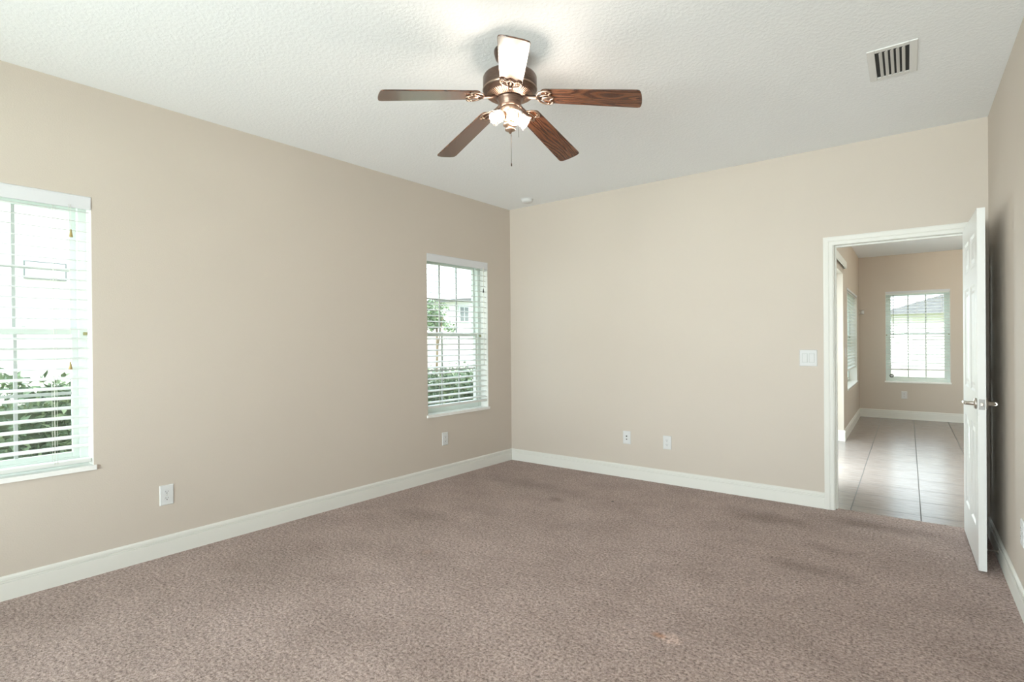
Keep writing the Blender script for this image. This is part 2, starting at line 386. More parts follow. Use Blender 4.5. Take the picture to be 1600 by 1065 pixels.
mb = MB().box(NX-0.2, 5.4, 0.12, NY+0.2, NH, H+0.2); struct(mb.build('ceiling_nook', 'ceil'), 'white ceiling of the nook beyond the doorway', 'ceiling')
mb = MB().box(NX-0.2, 5.4, 0.055, NY+0.2, -0.15, NZ); struct(mb.build('floor_nook', 'tile'), 'grey ceramic tile floor beyond the doorway', 'floor')

# carpet: one sheet with a soft uneven edge in the doorway
random.seed(4)
mb = MB()
pts = [(-0.35, RY-0.1), (W, RY-0.1), (W, -0.001), (DX1+0.018, -0.001)]
n = 90
for i in range(n+1):
    x = DX1+0.015 - (DX1-DX0+0.03)*i/n
    pts.append((x, 0.058 + random.uniform(-0.006, 0.006)))
pts += [(DX0-0.018, -0.001), (-0.35, -0.001)]
mb.prism(pts, -0.05, 0.0, 'z')
fl = mb.build('floor', 'carpet'); struct(fl, 'taupe cut-pile carpet', 'floor')

BASE = [(0, -0.05), (-0.015, -0.05), (-0.015, 0.084), (-0.0135, 0.0875), (-0.0085, 0.0880), (-0.0085, 0.0915), (-0.0130, 0.0922), (-0.0130, 0.0985), (-0.0078, 0.0992),
        (-0.0078, 0.1030), (-0.0115, 0.1038), (-0.0105, 0.113), (-0.006, 0.119), (-0.003, 0.122), (0, 0.122)]
def baseboard(name, mtx, x0, x1, label, dz=0.0):
    o = MB().prism([(y, z+dz) for y, z in BASE], x0, x1, 'x').build(name, 'trim'); o.matrix_world = mtx
    return struct(o, label, 'baseboard')
baseboard('baseboard_left', on_left(0, 0), -6.2, 0, 'white baseboard along the left wall')
baseboard('baseboard_back', on_back(0, 0), 0, 2.992, 'white baseboard along the back wall')
baseboard('baseboard_right', on_right(0, 0), 0.0, 6.2, 'white baseboard along the right wall')
baseboard('baseboard_nook_far', on_nook_far(0, 0), NX, 5.2, 'white baseboard under the nook window', 0.004)
b2 = baseboard('baseboard_nook_left', on_nook_left(0, 0), 3.31, NY, 'white baseboard turning the corner of the sliding door opening', 0.004)
o = MB().prism([(y, z+0.004) for y, z in BASE], 0.0, 0.125, 'x').build('return', 'trim', b2)
o.matrix_parent_inverse = Matrix(); o.location = (3.31, 0.11, 0); o.rotation_euler = (0, 0, -PI/2)

# door casing and jamb
tr = thing('trim_1', 'white moulded casing round the doorway', 'trim'); struct(tr)
cw = 0.064
CPROF = [(0, 0), (0, -0.010), (0.006, -0.013), (0.022, -0.015), (0.026, -0.0125), (0.032, -0.0165), (0.056, -0.018), (cw, -0.016), (cw, 0)]
def casing_run(mb, inner, outer_dir, z0, z1):
    # vertical leg with mitred head is closed by the head piece
    k = len(CPROF); vs = []
    for (d, y) in CPROF: vs.append((inner + outer_dir*d, y, z0))
    for (d, y) in CPROF: vs.append((inner + outer_dir*d, y, z1 + d))
    mb.add(vs, [(i, (i+1) % k, (i+1) % k+k, i+k) for i in range(k)] + [tuple(range(k)), tuple(range(2*k-1, k-1, -1))])
il, ir, it = DX0-0.005, DX1+0.005, DZ-0.012
mb = MB(); casing_run(mb, il, -1, -0.01, it); mb.build('casing_leg', 'trim', tr)
mb = MB(); casing_run(mb, ir, 1, -0.01, it); mb.build('casing_leg', 'trim', tr)
k = len(CPROF); mb = MB()
mb.add([(il-d, y, it+d) for d, y in CPROF] + [(ir+d, y, it+d) for d, y in CPROF],
       [(i, (i+1) % k, (i+1) % k+k, i+k) for i in range(k)] + [tuple(range(k)), tuple(range(2*k-1, k-1, -1))])
mb.build('casing_head', 'trim', tr)
mb = MB().box(DX0-0.018, DX0, 0, 0.12, -0.03, DZ).box(DX0, DX0+0.011, 0.042, 0.08, -0.03, DZ); jl = mb.build('jamb', 'trim', tr)
mb = MB().box(DX1, DX1+0.018, 0, 0.12, -0.03, DZ).box(DX1-0.011, DX1, 0.042, 0.08, -0.03, DZ); mb.build('jamb', 'trim', tr)
mb = MB().box(DX0-0.018, DX1+0.018, 0, 0.12, DZ-0.012, DZ+0.018).box(DX0+0.011, DX1-0.011, 0.042, 0.08, DZ-0.023, DZ-0.012); mb.build('jamb_head', 'trim', tr)
MB().box(DX0, DX0+0.0015, 0.006, 0.034, 0.865, 0.925).build('strike_plate', 'nickel', tr)

# ------------------------------------------------------------------ the open six-panel door
DWD, DT, DZ0, DZ1 = 0.782, 0.035, 0.008, 2.006
def panel_door():
    mb = MB()
    st, mu = 0.112, 0.10
    px = [(st, (DWD-mu)/2), ((DWD+mu)/2, DWD-st)]
    pz = [(0.225, 0.80), (0.985, 1.60), (1.70, 1.89)]
    xs = sorted({0, DWD, *[a for p_ in px for a in p_]}); zs = sorted({DZ0, DZ1, *[a for p_ in pz for a in p_]})
    for yf, sgn in ((0.0, 1), (DT, -1)):
        for i in range(len(xs)-1):
            for j in range(len(zs)-1):
                a, b, c, d = xs[i], xs[i+1], zs[j], zs[j+1]
                if (a, b) in px and (c, d) in pz:
                    loops = []
                    for ins, dep in ((0, 0), (0.012, 0.007), (0.030, 0.007), (0.050, 0.0015)):
                        y = yf + sgn*dep
                        loops.append([(a+ins, y, c+ins), (b-ins, y, c+ins), (b-ins, y, d-ins), (a+ins, y, d-ins)])
                    vs = [v for l in loops for v in l]; fs = []
                    for q in range(3):
                        for r in range(4): fs.append((q*4+r, q*4+(r+1) % 4, q*4+4+(r+1) % 4, q*4+4+r))
                    fs.append((12, 13, 14, 15)); mb.add(vs, fs)
                else:
                    mb.add([(a, yf, c), (b, yf, c), (b, yf, d), (a, yf, d)], [(0, 1, 2, 3)])
    mb.add([(0, 0, DZ0), (0, DT, DZ0), (0, DT, DZ1), (0, 0, DZ1)], [(0, 1, 2, 3)])
    mb.add([(DWD, 0, DZ0), (DWD, DT, DZ0), (DWD, DT, DZ1), (DWD, 0, DZ1)], [(0, 1, 2, 3)])
    mb.add([(0, 0, DZ0), (DWD, 0, DZ0), (DWD, DT, DZ0), (0, DT, DZ0)], [(0, 1, 2, 3)])
    mb.add([(0, 0, DZ1), (DWD, 0, DZ1), (DWD, DT, DZ1), (0, DT, DZ1)], [(0, 1, 2, 3)])
    return mb
# local x runs from hinge to free edge, local y = 0 is the face seen from the doorway side, DT the face towards the right wall
dmx = Matrix.Translation((3.797, -0.006, 0)) @ Matrix.Rotation(-PI/2 + math.radians(0.7), 4, 'Z')
door = thing('door_1', 'white six-panel door swung open against the right wall', 'door', dmx); struct(door)
mb = panel_door(); leaf = mb.build('door_leaf', 'door', door, fix=False)
bm = bmesh.new(); bm.from_mesh(leaf.data); bmesh.ops.remove_doubles(bm, verts=bm.verts, dist=1e-5); bmesh.ops.recalc_face_normals(bm, faces=bm.faces); bm.to_mesh(leaf.data); bm.free()
HX, HZ = DWD-0.062, 0.925
def lever(side):                    # side -1: face y=0 (left in the photo), +1: face y=DT
    y0 = 0.0 if side < 0 else DT
    rot = Matrix.Rotation(PI/2 if side < 0 else -PI/2, 4, 'X')
    h = MB().lathe([(0.0, 0), (0.032, 0), (0.032, 0.006), (0.028, 0.010), (0.014, 0.012), (0.0115, 0.016), (0.0105, 0.046), (0, 0.046)], HX, y0, HZ, 28, rot)
    h.build('handle_rose', 'nickel', door)
    yy = y0 + side*0.047
    l = MB().tube([(HX+0.008, yy - side*0.004, HZ), (HX-0.01, yy, HZ), (HX-0.05, yy+side*0.003, HZ), (HX-0.095, yy+side*0.001, HZ-0.002), (HX-0.118, yy-side*0.008, HZ-0.003)],
                  [0.0085, 0.011, 0.0092, 0.0085, 0.007], 16)
    l.build('lever_handle', 'nickel', door)
lever(-1); lever(1)
MB().frustum(0, 0.0254, 0, 0.057, -0.0012, 0, 0.0008).build('latch_plate', 'dark_nickel', door)
lp = [o for o in door.children if o.name.startswith('latch_plate')][0]
lp.rotation_euler = (0, 0, PI/2); lp.location = (DWD, DT/2-0.0127, HZ-0.0285)
mb = MB().box(0, 0.010, -0.006, 0.006, -0.010, 0.010); lb = mb.build('latch_bolt', 'nickel', door, 0.002); lb.location = (DWD, DT/2, HZ)
for zz in (0.22, 1.02, 1.80):
    MB().lathe([(0, 0), (0.007, 0), (0.007, 0.09), (0, 0.09)], -0.001, DT+0.004, zz, 14).box(-0.0015, 0, 0.004, DT, zz, zz+0.09).build('hinge', 'nickel', door)

# spring door stop on the right baseboard
ds = thing('door_stop', 'small metal spring door stop on the right baseboard behind the door', 'door stop', on_right(-0.56, 0.062))
MB().lathe([(0, 0), (0.011, 0), (0.011, 0.004), (0.006, 0.010), (0, 0.010)], 0, -0.015, 0, 16, Matrix.Rotation(PI/2, 4, 'X')).build('base_cap', 'nickel', ds)
pp = [(0.0045*math.cos(a*0.9), -0.024-0.00055*a*1.0, 0.0045*math.sin(a*0.9)) for a in range(0, 100)]
MB().tube(pp, 0.0011, 6).build('spring', 'nickel', ds)
MB().lathe([(0, 0), (0.0075, 0), (0.0075, 0.010), (0.005, 0.013), (0, 0.013)], 0, -0.078, 0, 16, Matrix.Rotation(PI/2, 4, 'X')).build('rubber_tip', 'plastic', ds)

# ------------------------------------------------------------------ windows and blinds
def window(name, mtx, w, h, yf, cols, rows, label, mid=0.5, reveal=True, sill_out=0.014, frame_w=0.042):
    """mtx at the opening's lower left corner on the room face; yf = depth where the vinyl frame starts"""
    r = thing(name, label, 'window', mtx); struct(r)
    fd = 0.075
    mb = MB().box(0, frame_w, yf, yf+fd, 0, h).box(w-frame_w, w, yf, yf+fd, 0, h).box(frame_w, w-frame_w, yf, yf+fd, h-frame_w, h).box(frame_w, w-frame_w, yf, yf+fd, 0, frame_w+0.006)
    mb.build('window_frame', 'vinyl', r, 0.003)
    zm = h*mid
    def sash(z0, z1, y0):
        b = 0.032; a0, a1 = frame_w-0.004, w-frame_w+0.004; y1 = y0+0.028
        mb = MB().box(a0, a0+b, y0, y1, z0, z1).box(a1-b, a1, y0, y1, z0, z1).box(a0+b, a1-b, y0, y1, z0, z0+b).box(a0+b, a1-b, y0, y1, z1-b, z1)
        s = mb.build('sash', 'vinyl', r, 0.002)
        MB().box(a0+b, a1-b, y0+0.012, y0+0.016, z0+b, z1-b).build('glass_pane', 'glass', s)
        g = MB(); ix0, ix1, iz0, iz1 = a0+b, a1-b, z0+b, z1-b
        for c in range(1, cols):
            x = ix0 + (ix1-ix0)*c/cols; g.box(x-0.008, x+0.008, y0+0.009, y0+0.019, iz0, iz1)
        for q in range(1, rows):
            z = iz0 + (iz1-iz0)*q/rows; g.box(ix0, ix1, y0+0.0085, y0+0.0195, z-0.008, z+0.008)
        if g.v: g.build('muntin', 'muntin', s)
        return s
    sash(zm-0.016, h-frame_w+0.004, yf+0.042)
    lo = sash(frame_w, zm+0.018, yf+0.010)
    for xx in (w*0.33, w*0.67):
        MB().box(xx-0.018, xx+0.018, yf+0.002, yf+0.022, zm+0.018, zm+0.026).box(xx-0.004, xx+0.012, yf-0.004, yf+0.008, zm+0.026, zm+0.032).build('sash_lock', 'vinyl', r, 0.001)
    for xx in (0.004, w-0.022):
        MB().box(xx, xx+0.018, yf-0.012, yf, zm-0.020, zm-0.002).build('balance_clip', 'brass', r, 0.003)
    if reveal:
        mb = MB().box(0, 0.003, 0.002, yf, 0, h).box(w-0.003, w, 0.002, yf, 0, h).box(0.003, w-0.003, 0.002, yf, h-0.003, h)
        mb.build('reveal', 'trim', r)
    MB().box(-0.012 if sill_out else 0, w+0.012 if sill_out else w, -sill_out, 0.001, -0.022, 0.004).box(0.001, w-0.001, 0.001, yf+0.005, -0.002, 0.004).build('window_sill', 'sill', r, 0.002)
    return r

def blind(mtx, w, h, bottom, label, group='slatted blinds in the window recesses', pitch=0.0545, tilt=12.0, yc=0.038, cords=(0.15, 0.85), tassels=(), vh=0.074, depth=0.05, drop_rail=0.022, valance=True, y_val=0.0, wand=None):
    r = thing('window_blind', label, 'blind', mtx, group)
    if valance:
        MB().box(0.002, w-0.002, y_val-0.004, y_val+0.008, h-vh, h-0.002).box(0.002, w-0.002, y_val-0.006, y_val+0.006, h-0.012, h-0.004).build('valance', 'valance', r, 0.002)
    MB().box(0.006, w-0.006, y_val+0.012, 0.068, h-0.052, h-0.004).build('headrail', 'slat', r)
    sl = MB(); t = math.radians(tilt); z = h-vh-0.01
    zs = []
    while z > bottom + drop_rail + 0.02:
        zs.append(z); z -= pitch
    for z in zs:
        prof = []
        for k in range(7):                         # gently crowned slat, room edge lower
            u = -0.5 + k/6; y = u*depth*math.cos(t); dz = u*depth*math.sin(t) + 0.0022*(1-(2*u)**2)
            prof.append((yc+y, z+dz))
        prof += [(y, zz-0.0034) for y, zz in reversed(prof)]
        sl.prism(prof, 0.008, w-0.008, 'x')
    sl.build('slats', 'slat', r)
    MB().box(0.008, w-0.008, yc-0.026, yc+0.026, bottom, bottom+drop_rail).build('bottom_rail', 'slat', r, 0.004)
    for c in cords:
        x = c*w
        mb = MB()
        for y in (yc-0.027, yc+0.027): mb.tube([(x-0.006, y, h-0.05), (x-0.006, y, bottom+0.01)], 0.0008, 5).tube([(x+0.006, y, h-0.05), (x+0.006, y, bottom+0.01)], 0.0008, 5)
        mb.build('ladder_cord', 'cord', r)
    for (x, zt, mname) in tassels:
        c = MB().tube([(x, -0.008, h-0.06), (x, -0.008, zt+0.03)], 0.0009, 5).build('pull_cord', 'cord', r)
        MB().lathe([(0.0, 0.042), (0.003, 0.042), (0.0042, 0.030), (0.0085, 0.004), (0.0085, 0), (0, 0)], x, -0.008, zt, 14).build('tassel', mname, c)
    if wand:
        MB().tube([(wand[0], -0.008, h-0.06), (wand[0], -0.008, wand[1])], 0.0035, 8).build('tilt_wand', wand[2], r)
    return r

wa = W1[1]-W1[0]; wb_ = W2[1]-W2[0]; wh = WZ1-WZ0
window('window_1', on_left(W1[1], WZ0), wa, wh, 0.105, 3, 2, 'white hung window at the left edge of the photo')
window('window_2', on_left(W2[1], WZ0), wb_, wh, 0.105, 3, 2, 'white hung window on the left wall beside the corner')
r3 = window('added_window_5', on_left(W3[1], WZ0), W3[1]-W3[0], wh, 0.105, 3, 2, 'added white hung window beside the camera, lets in fill light')  # made-up unseen window, added to light the right wall
blind(on_left(W1[1], WZ0), wa, wh, 0.022, 'white slatted blind on the large window at the left edge',
      tassels=((wa-0.092, 1.27, 'tassel'), (wa-0.10, 0.545, 'tassel')), cords=(0.19, 0.81))
blind(on_left(W2[1], WZ0), wb_, wh, 0.062, 'white slatted blind on the narrow-looking window beside the room corner',
      tassels=((wb_-0.075, 1.19, 'dark_tassel'),), cords=(0.19, 0.81), wand=(wb_-0.072, 0.45, 'cord'))
window('window_3', on_nook_far(FW[0], FW[2]), FW[1]-FW[0], FW[3]-FW[2], 0.105, 3, 1, 'white hung window on the far wall of the nook', mid=0.525)
blind(on_nook_far(FW[0], FW[2]), FW[1]-FW[0], FW[3]-FW[2], 0.185, 'white slatted blind partly raised on the far window seen through the doorway',
      vh=0.03, pitch=0.047, wand=(0.105, 0.70, 'dark_tassel'), cords=(0.12, 0.5, 0.88))
window('window_4', on_nook_left(NW[0], NW[2]), NW[1]-NW[0], NW[3]-NW[2], 0.105, 3, 1, 'white hung window seen edge-on at the left of the nook', mid=0.52)
blind(on_nook_left(NW[0], NW[2]), NW[1]-NW[0], NW[3]-NW[2], 0.235, 'white slatted blind on the window seen edge-on left of the nook corner',
      vh=0.03, pitch=0.047, cords=(0.1, 0.5, 0.9))
# added rear glazing (behind the camera), made up to let fill light in
rw = thing('added_window_6', 'added wide window behind the camera, lets in fill light', 'window', frame(W-0.25, RY, 0.45, PI)); struct(rw)
MB().box(0, 0.05, 0.06, 0.12, 0, 1.67).box(3.25, 3.3, 0.06, 0.12, 0, 1.67).box(0.05, 3.25, 0.06, 0.12, 0, 0.05).box(0.05, 3.25, 0.06, 0.12, 1.62, 1.67).box(1.62, 1.68, 0.06, 0.12, 0.05, 1.62).build('window_frame', 'vinyl', rw)
MB().box(0.05, 1.62, 0.088, 0.094, 0.05, 1.62).box(1.68, 3.25, 0.088, 0.094, 0.05, 1.62).build('glass_pane', 'glass', rw)
# sliding glass door of the nook
sd = thing('door_2', 'white sliding glass door left of the nook', 'door', on_nook_left(SL[0], NZ)); struct(sd)
sw, sh = SL[1]-SL[0], SL[3]-NZ
MB().box(0, 0.05, 0.11, 0.19, 0, sh).box(sw-0.05, sw, 0.11, 0.19, 0, sh).box(0.05, sw-0.05, 0.11, 0.19, sh-0.05, sh).box(0.05, sw-0.05, 0.11, 0.19, 0, 0.03).box(sw/2-0.035, sw/2+0.035, 0.12, 0.18, 0.03, sh-0.05).build('door_frame', 'vinyl', sd, 0.003)
MB().box(0.05, sw/2-0.035, 0.148, 0.154, 0.03, sh-0.05).box(sw/2+0.035, sw-0.05, 0.148, 0.154, 0.03, sh-0.05).build('glass_pane', 'glass', sd)
MB().box(sw-0.049, sw-0.035, 0.085, 0.110, 0.72, 1.02).build('pull_handle', 'slot', sd, 0.004)
v = thing('blind_valance', 'white boxed valance above the sliding door opening of the nook', 'valance', on_nook_left(SL[1], 2.20))
MB().box(-2.25, 0.09, -0.036, -0.024, 0, 0.085).box(0.078, 0.09, -0.024, 0, 0, 0.085).box(-2.25, 0.09, -0.030, 0, 0.073, 0.085).build('valance_board', 'trim', v, 0.002)

# round sticker on the far window
st = thing('window_sticker', 'small round dark sticker low on the far window pane', 'sticker', on_nook_far(FW[0]+0.078, FW[2]+0.085) @ Matrix.Translation((0, 0.113, 0)))
ring_ = MB()
for i in range(28):
    pass
rm = Matrix.Rotation(PI/2, 4, 'X')
MB().lathe([(0.017, 0), (0.030, 0), (0.030, 0.001), (0.017, 0.001), (0.017, 0)], 0, 0, 0, 28, rm, False).build('dark_ring', 'slot', st)
MB().lathe([(0, 0.0002), (0.017, 0.0002), (0.017, 0.0008), (0, 0.0008)], 0, 0, 0, 28, rm, False).build('pale_centre', 'plastic', st)

# ------------------------------------------------------------------ outlets and switches
def plate_thing(name, mtx, label, cat, w=0.078, h=0.124, group=None):
    r = thing(name, label, cat, mtx, group)
    MB().frustum(-w/2, w/2, -h/2, h/2, -0.0058, 0.0, 0.0045).build('cover_plate', 'plastic', r, 0.001)
    return r
def outlet(mtx, label):
    r = plate_thing('wall_outlet', mtx, label, 'outlet', group='duplex wall outlets')
    for s in (-1, 1):
        zc = s*0.0198
        poly = []
        for i in range(24):
            a = 2*PI*i/24; poly.append((max(-0.0168, min(0.0168, 0.0178*math.cos(a)*1.05)), zc + max(-0.0142, min(0.0142, 0.0178*math.sin(a)))))
        rec = MB().prism(poly, -0.0078, -0.0055, 'y').build('receptacle', 'plastic', r)
        g = MB().box(-0.0078, -0.0056, -0.0083, -0.0076, zc-0.0006, zc+0.0074).box(0.0050, 0.0070, -0.0083, -0.0076, zc+0.0002, zc+0.0068)
        g.lathe([(0, 0), (0.0030, 0), (0.0030, 0.0006), (0, 0.0006)], -0.0004, -0.0077, zc-0.0072, 12, Matrix.Rotation(PI/2, 4, 'X'), False)
        g.build('slot', 'slot', rec)
    MB().lathe([(0, 0), (0.0032, 0), (0.0032, 0.001), (0, 0.0014)], 0, -0.0058, 0, 12, Matrix.Rotation(PI/2, 4, 'X')).build('screw', 'nickel', r)
    return r
outlet(on_left(3.343, 0.369), 'white duplex outlet on the left wall, low to the right of the large window')
outlet(on_left(1.002, 0.373), 'white duplex outlet on the left wall under the blind beside the corner')
outlet(on_back(1.757, 0.372), 'white duplex outlet on the back wall, the right of the two plates')
outlet(on_right(-1.255, 0.376), 'white duplex outlet cut by the right edge of the photo')
outlet(on_nook_far(3.450, 0.379), 'white duplex outlet under the far window beyond the doorway')
jp = plate_thing('jack_plate', on_back(1.365, 0.379), 'white jack plate with dark sockets, left of the two plates on the back wall', 'wall plate')
mb = MB(); rx = Matrix.Rotation(PI/2, 4, 'X')
mb.lathe([(0, 0), (0.0072, 0), (0.0072, 0.003), (0.0046, 0.003), (0.0046, 0.009), (0, 0.009)], 0, -0.0055, 0.013, 14, rx, False).build('coaxial_jack', 'slot', jp)
MB().box(-0.0055, 0.0055, -0.0064, -0.0052, -0.021, -0.011).build('phone_jack', 'slot', jp)
sw_ = plate_thing('light_switch', on_back(2.882, 1.148), 'white double rocker light switch on the back wall beside the doorway', 'light switch', 0.122, 0.128)
for s in (-1, 1):
    xc = s*0.0235
    MB().box(xc-0.0185, xc+0.0185, -0.0064, -0.0050, -0.0355, 0.0355).build('rocker_gap_shade', 'muntin', sw_)  # grey backing paints the shaded gap round each rocker
    t = s*0.0016
    MB().add([(xc-0.0165, -0.0055, -0.0335), (xc+0.0165, -0.0055, -0.0335), (xc+0.0165, -0.0055, 0.0335), (xc-0.0165, -0.0055, 0.0335),
              (xc-0.0158, -0.0088+t, -0.0328), (xc+0.0158, -0.0088+t, -0.0328), (xc+0.0158, -0.0088-t, 0.0328), (xc-0.0158, -0.0088-t, 0.0328)],
             [(3, 2, 1, 0), (4, 5, 6, 7), (0, 1, 5, 4), (1, 2, 6, 5), (2, 3, 7, 6), (3, 0, 4, 7)]).build('rocker', 'plastic', sw_)
ns = plate_thing('light_switch', on_nook_left(3.60, 1.118), 'white light switch on the nook wall just left of the edge-on window', 'light switch', 0.078, 0.124)
MB().frustum(-0.0165, 0.0165, -0.0335, 0.0335, -0.009, -0.0055, 0.001).build('rocker', 'plastic', ns)
ms = thing('motion_sensor', 'small white sensor mounted in the corner of the nook', 'sensor', Matrix.Translation((NX+0.022, NY-0.012, 1.742)) @ Matrix.Rotation(math.radians(22), 4, 'Z'))
MB().box(-0.020, 0.0, -0.010, 0.012, -0.018, 0.018).build('bracket', 'nickel', ms, 0.003)
MB().frustum(-0.004, 0.050, -0.032, 0.040, -0.045, -0.005, 0.009).build('sensor_body', 'plastic', ms, 0.004)

# ------------------------------------------------------------------ ceiling vent and smoke detector
vx, vy = 3.4425, -1.2375
vt = thing('air_vent', 'white louvred air vent in the ceiling at the upper right', 'vent', Matrix.Translation((vx, vy, H)))
VW, VL, fr_ = 0.105, 0.19, 0.034
mb = MB()
ix, iy = VW-fr_, VL-fr_
for (xa, xb, ya, yb) in ((-VW, -ix, -VL, VL), (ix, VW, -VL, VL), (-ix, ix, -VL, -iy), (-ix, ix, iy, VL)):
    mb.box(xa, xb, ya, yb, -0.0055, 0)
mb.build('vent_frame', 'vent', vt, 0.004)
MB().box(-ix, ix, -iy, iy, -0.0015, -0.0005).build('duct_shade_sheet', 'duct_shade', vt)  # black sheet paints the duct's shade behind the louvres
for k in range(5):
    x = -ix + (k+1)*2*ix/6
    a = math.radians(40)
    lv = MB(); c, s_ = math.cos(a), math.sin(a); w2 = 0.0085; th = 0.0007
    lv.add([(x+u*c*w2-v*s_*th, y, -0.0055+u*s_*w2*0.7+v*c*th) for y in (-iy, iy) for (u, v) in ((-1, -1), (1, -1), (1, 1), (-1, 1))],
           [(0, 1, 2, 3), (7, 6, 5, 4), (0, 4, 5, 1), (1, 5, 6, 2), (2, 6, 7, 3), (3, 7, 4, 0)])
    lv.build('louvre', 'vent', vt)
sm = thing('smoke_detector', 'small round white smoke detector on the ceiling above the room corner', 'smoke detector', Matrix.Translation((0.405, -0.245, H)))
MB().lathe([(0, -0.006), (0.062, -0.006), (0.064, 0.0)], n=36).build('base_ring', 'plastic', sm)
MB().lathe([(0.058, -0.006), (0.058, -0.020), (0.052, -0.030), (0.040, -0.035), (0, -0.036)], n=36).build('detector_body', 'plastic', sm)

# ------------------------------------------------------------------ ceiling fan
FD = 2.65
fc = CAM + fwd*FD + right*0.006; fc = Vector((fc.x, fc.y, H))
fan = thing('ceiling_fan', 'bronze five-blade ceiling fan with walnut blades and lit glass lamps', 'ceiling fan', Matrix.Translation(fc))
KF = 2.65/2.60
Z = lambda z: (z - CAM.z)*KF + CAM.z - H
MB().lathe([(0.0, 0), (0.078, 0), (0.078, -0.012), (0.070, -0.040), (0.040, -0.062), (0.022, -0.066), (0, -0.066)], n=40).build('canopy', 'bronze', fan)
MB().lathe([(0.0125, -0.06), (0.0125, Z(2.59))], n=20).build('downrod', 'bronze', fan)
motor = MB().lathe([(0, Z(2.592)), (0.100, Z(2.591)), (0.130, Z(2.588)), (0.1345, Z(2.580)), (0.1345, Z(2.520)), (0.131, Z(2.513)), (0.128, Z(2.512)),
                    (0.121, Z(2.502)), (0.066, Z(2.484)), (0.060, Z(2.484)), (0, Z(2.484))], n=64).build('motor_housing', 'bronze', fan)
ribs = MB()
for i in range(60):
    a = 2*PI*i/60; ca, sa = math.cos(a), math.sin(a); hw = 0.0022
    P = lambda r, w, z: (r*ca - w*sa, r*sa + w*ca, z)
    ribs.add([P(0.074, -hw*.6, Z(2.4875)), P(0.074, hw*.6, Z(2.4875)), P(0.114, hw, Z(2.5005)), P(0.114, -hw, Z(2.5005)),
              P(0.074, -hw*.6, Z(2.4835)), P(0.074, hw*.6, Z(2.4835)), P(0.114, hw, Z(2.4965)), P(0.114, -hw, Z(2.4965))],
             [(0, 1, 2, 3), (7, 6, 5, 4), (0, 4, 5, 1), (1, 5, 6, 2), (2, 6, 7, 3), (3, 7, 4, 0)])
ribs.build('cooling_ribs', 'antique', motor)
MB().lathe([(0.1345, Z(2.527)), (0.137, Z(2.523)), (0.1345, Z(2.519))], n=64).build('trim_band', 'antique', motor)
MB().lathe([(0, Z(2.485)), (0.064, Z(2.485)), (0.066, Z(2.478)), (0.058, Z(2.472)), (0.056, Z(2.452)), (0.050, Z(2.440)), (0.046, Z(2.436)), (0, Z(2.436))], n=44).build('switch_housing', 'bronze', fan)

R0, R1 = 0.165, 0.645
def blade_mesh():
    # blade lies along +x; outline with rounded root corners and a softly curved tip
    top = []
    for i in range(9):
        a = PI/2*i/8; top.append((R0+0.030-0.030*math.cos(a)*1.0, 0.030+0.024*math.sin(a)))
    for i in range(1, 8): 
        t = i/8; top.append((R0+0.03+(R1-R0-0.05)*t, 0.054+0.012*t))
    top += [(R1-0.018, 0.0655), (R1-0.006, 0.062), (R1, 0.052), (R1+0.004, 0.030), (R1+0.005, 0.010)]
    out = top + [(x, -y) for x, y in reversed(top)]
    return out
BL = blade_mesh(); TH = 0.0058
def irons():
    mb = MB()
    # arm from the motor to the blade
    mb.tube([(0.070, 0, 0.002), (0.10, 0, -0.006), (0.135, 0, -0.006), (0.165, 0, -0.005)], [0.010, 0.009, 0.010, 0.012], 10)
    return mb
def iron_scroll():
    mb = MB(); z = -0.0062
    # curled bracket outline under the blade root: two horns, a scalloped bar and a centre leaf
    horn = [(0.140, 0.004), (0.148, 0.024), (0.160, 0.040), (0.178, 0.049), (0.200, 0.050), (0.214, 0.044), (0.218, 0.036), (0.211, 0.033)]
    bar = [(0.211, 0.033), (0.206, 0.026), (0.205, 0.018), (0.212, 0.010), (0.222, 0.005), (0.226, 0.0)]
    for s in (1, -1):
        mb.tube([(x, s*y, z) for x, y in horn], 0.0046, 8); mb.tube([(x, s*y, z) for x, y in bar], 0.0042, 8)
        mb.tube([(0.150, s*0.006, z), (0.172, s*0.016, z), (0.190, s*0.018, z), (0.206, s*0.020, z)], 0.0036, 8)
        mb.lathe([(0, -0.005), (0.005, -0.004), (0.0055, 0), (0, 0)], 0.196, s*0.040, z-0.001, 10)
    mb.tube([(0.145, 0, z), (0.19, 0, z), (0.224, 0, z)], [0.006, 0.005, 0.003], 8)
    return mb
blade0 = None
RF = math.atan2(right.y, right.x)
for k in range(5):
    phi = RF - PI/2 + math.radians(1.4) + k*2*PI/5
    if blade0 is None:
        # two-sided outline extruded to the blade's thickness; local x along blade
        b = MB().prism([(x, y) for x, y in BL], 0, TH, 'z').build('blade', 'walnut', fan, 0.0018)
        ir_ = irons().build('blade_iron', 'bronze', b); sc_ = iron_scroll().build('iron_scroll', 'antique', b)
        blade0 = b; kids = [ir_, sc_]
    else:
        b = blade0.copy(); COL.objects.link(b); b.parent = fan
        for c in kids:
            d = c.copy(); COL.objects.link(d); d.parent = b
    b.matrix_local = Matrix.Translation((0, 0, 2.522 - H)) @ Matrix.Rotation(phi, 4, 'Z') @ Matrix.Rotation(math.radians((7.4, 9.7, 12.0, 11.4, 8.6)[k]), 4, 'Y') @ Matrix.Translation((0, 0, 0)) @ Matrix.Rotation(-math.radians((11, 11, 11, 10.5, 3.5)[k]), 4, 'X')

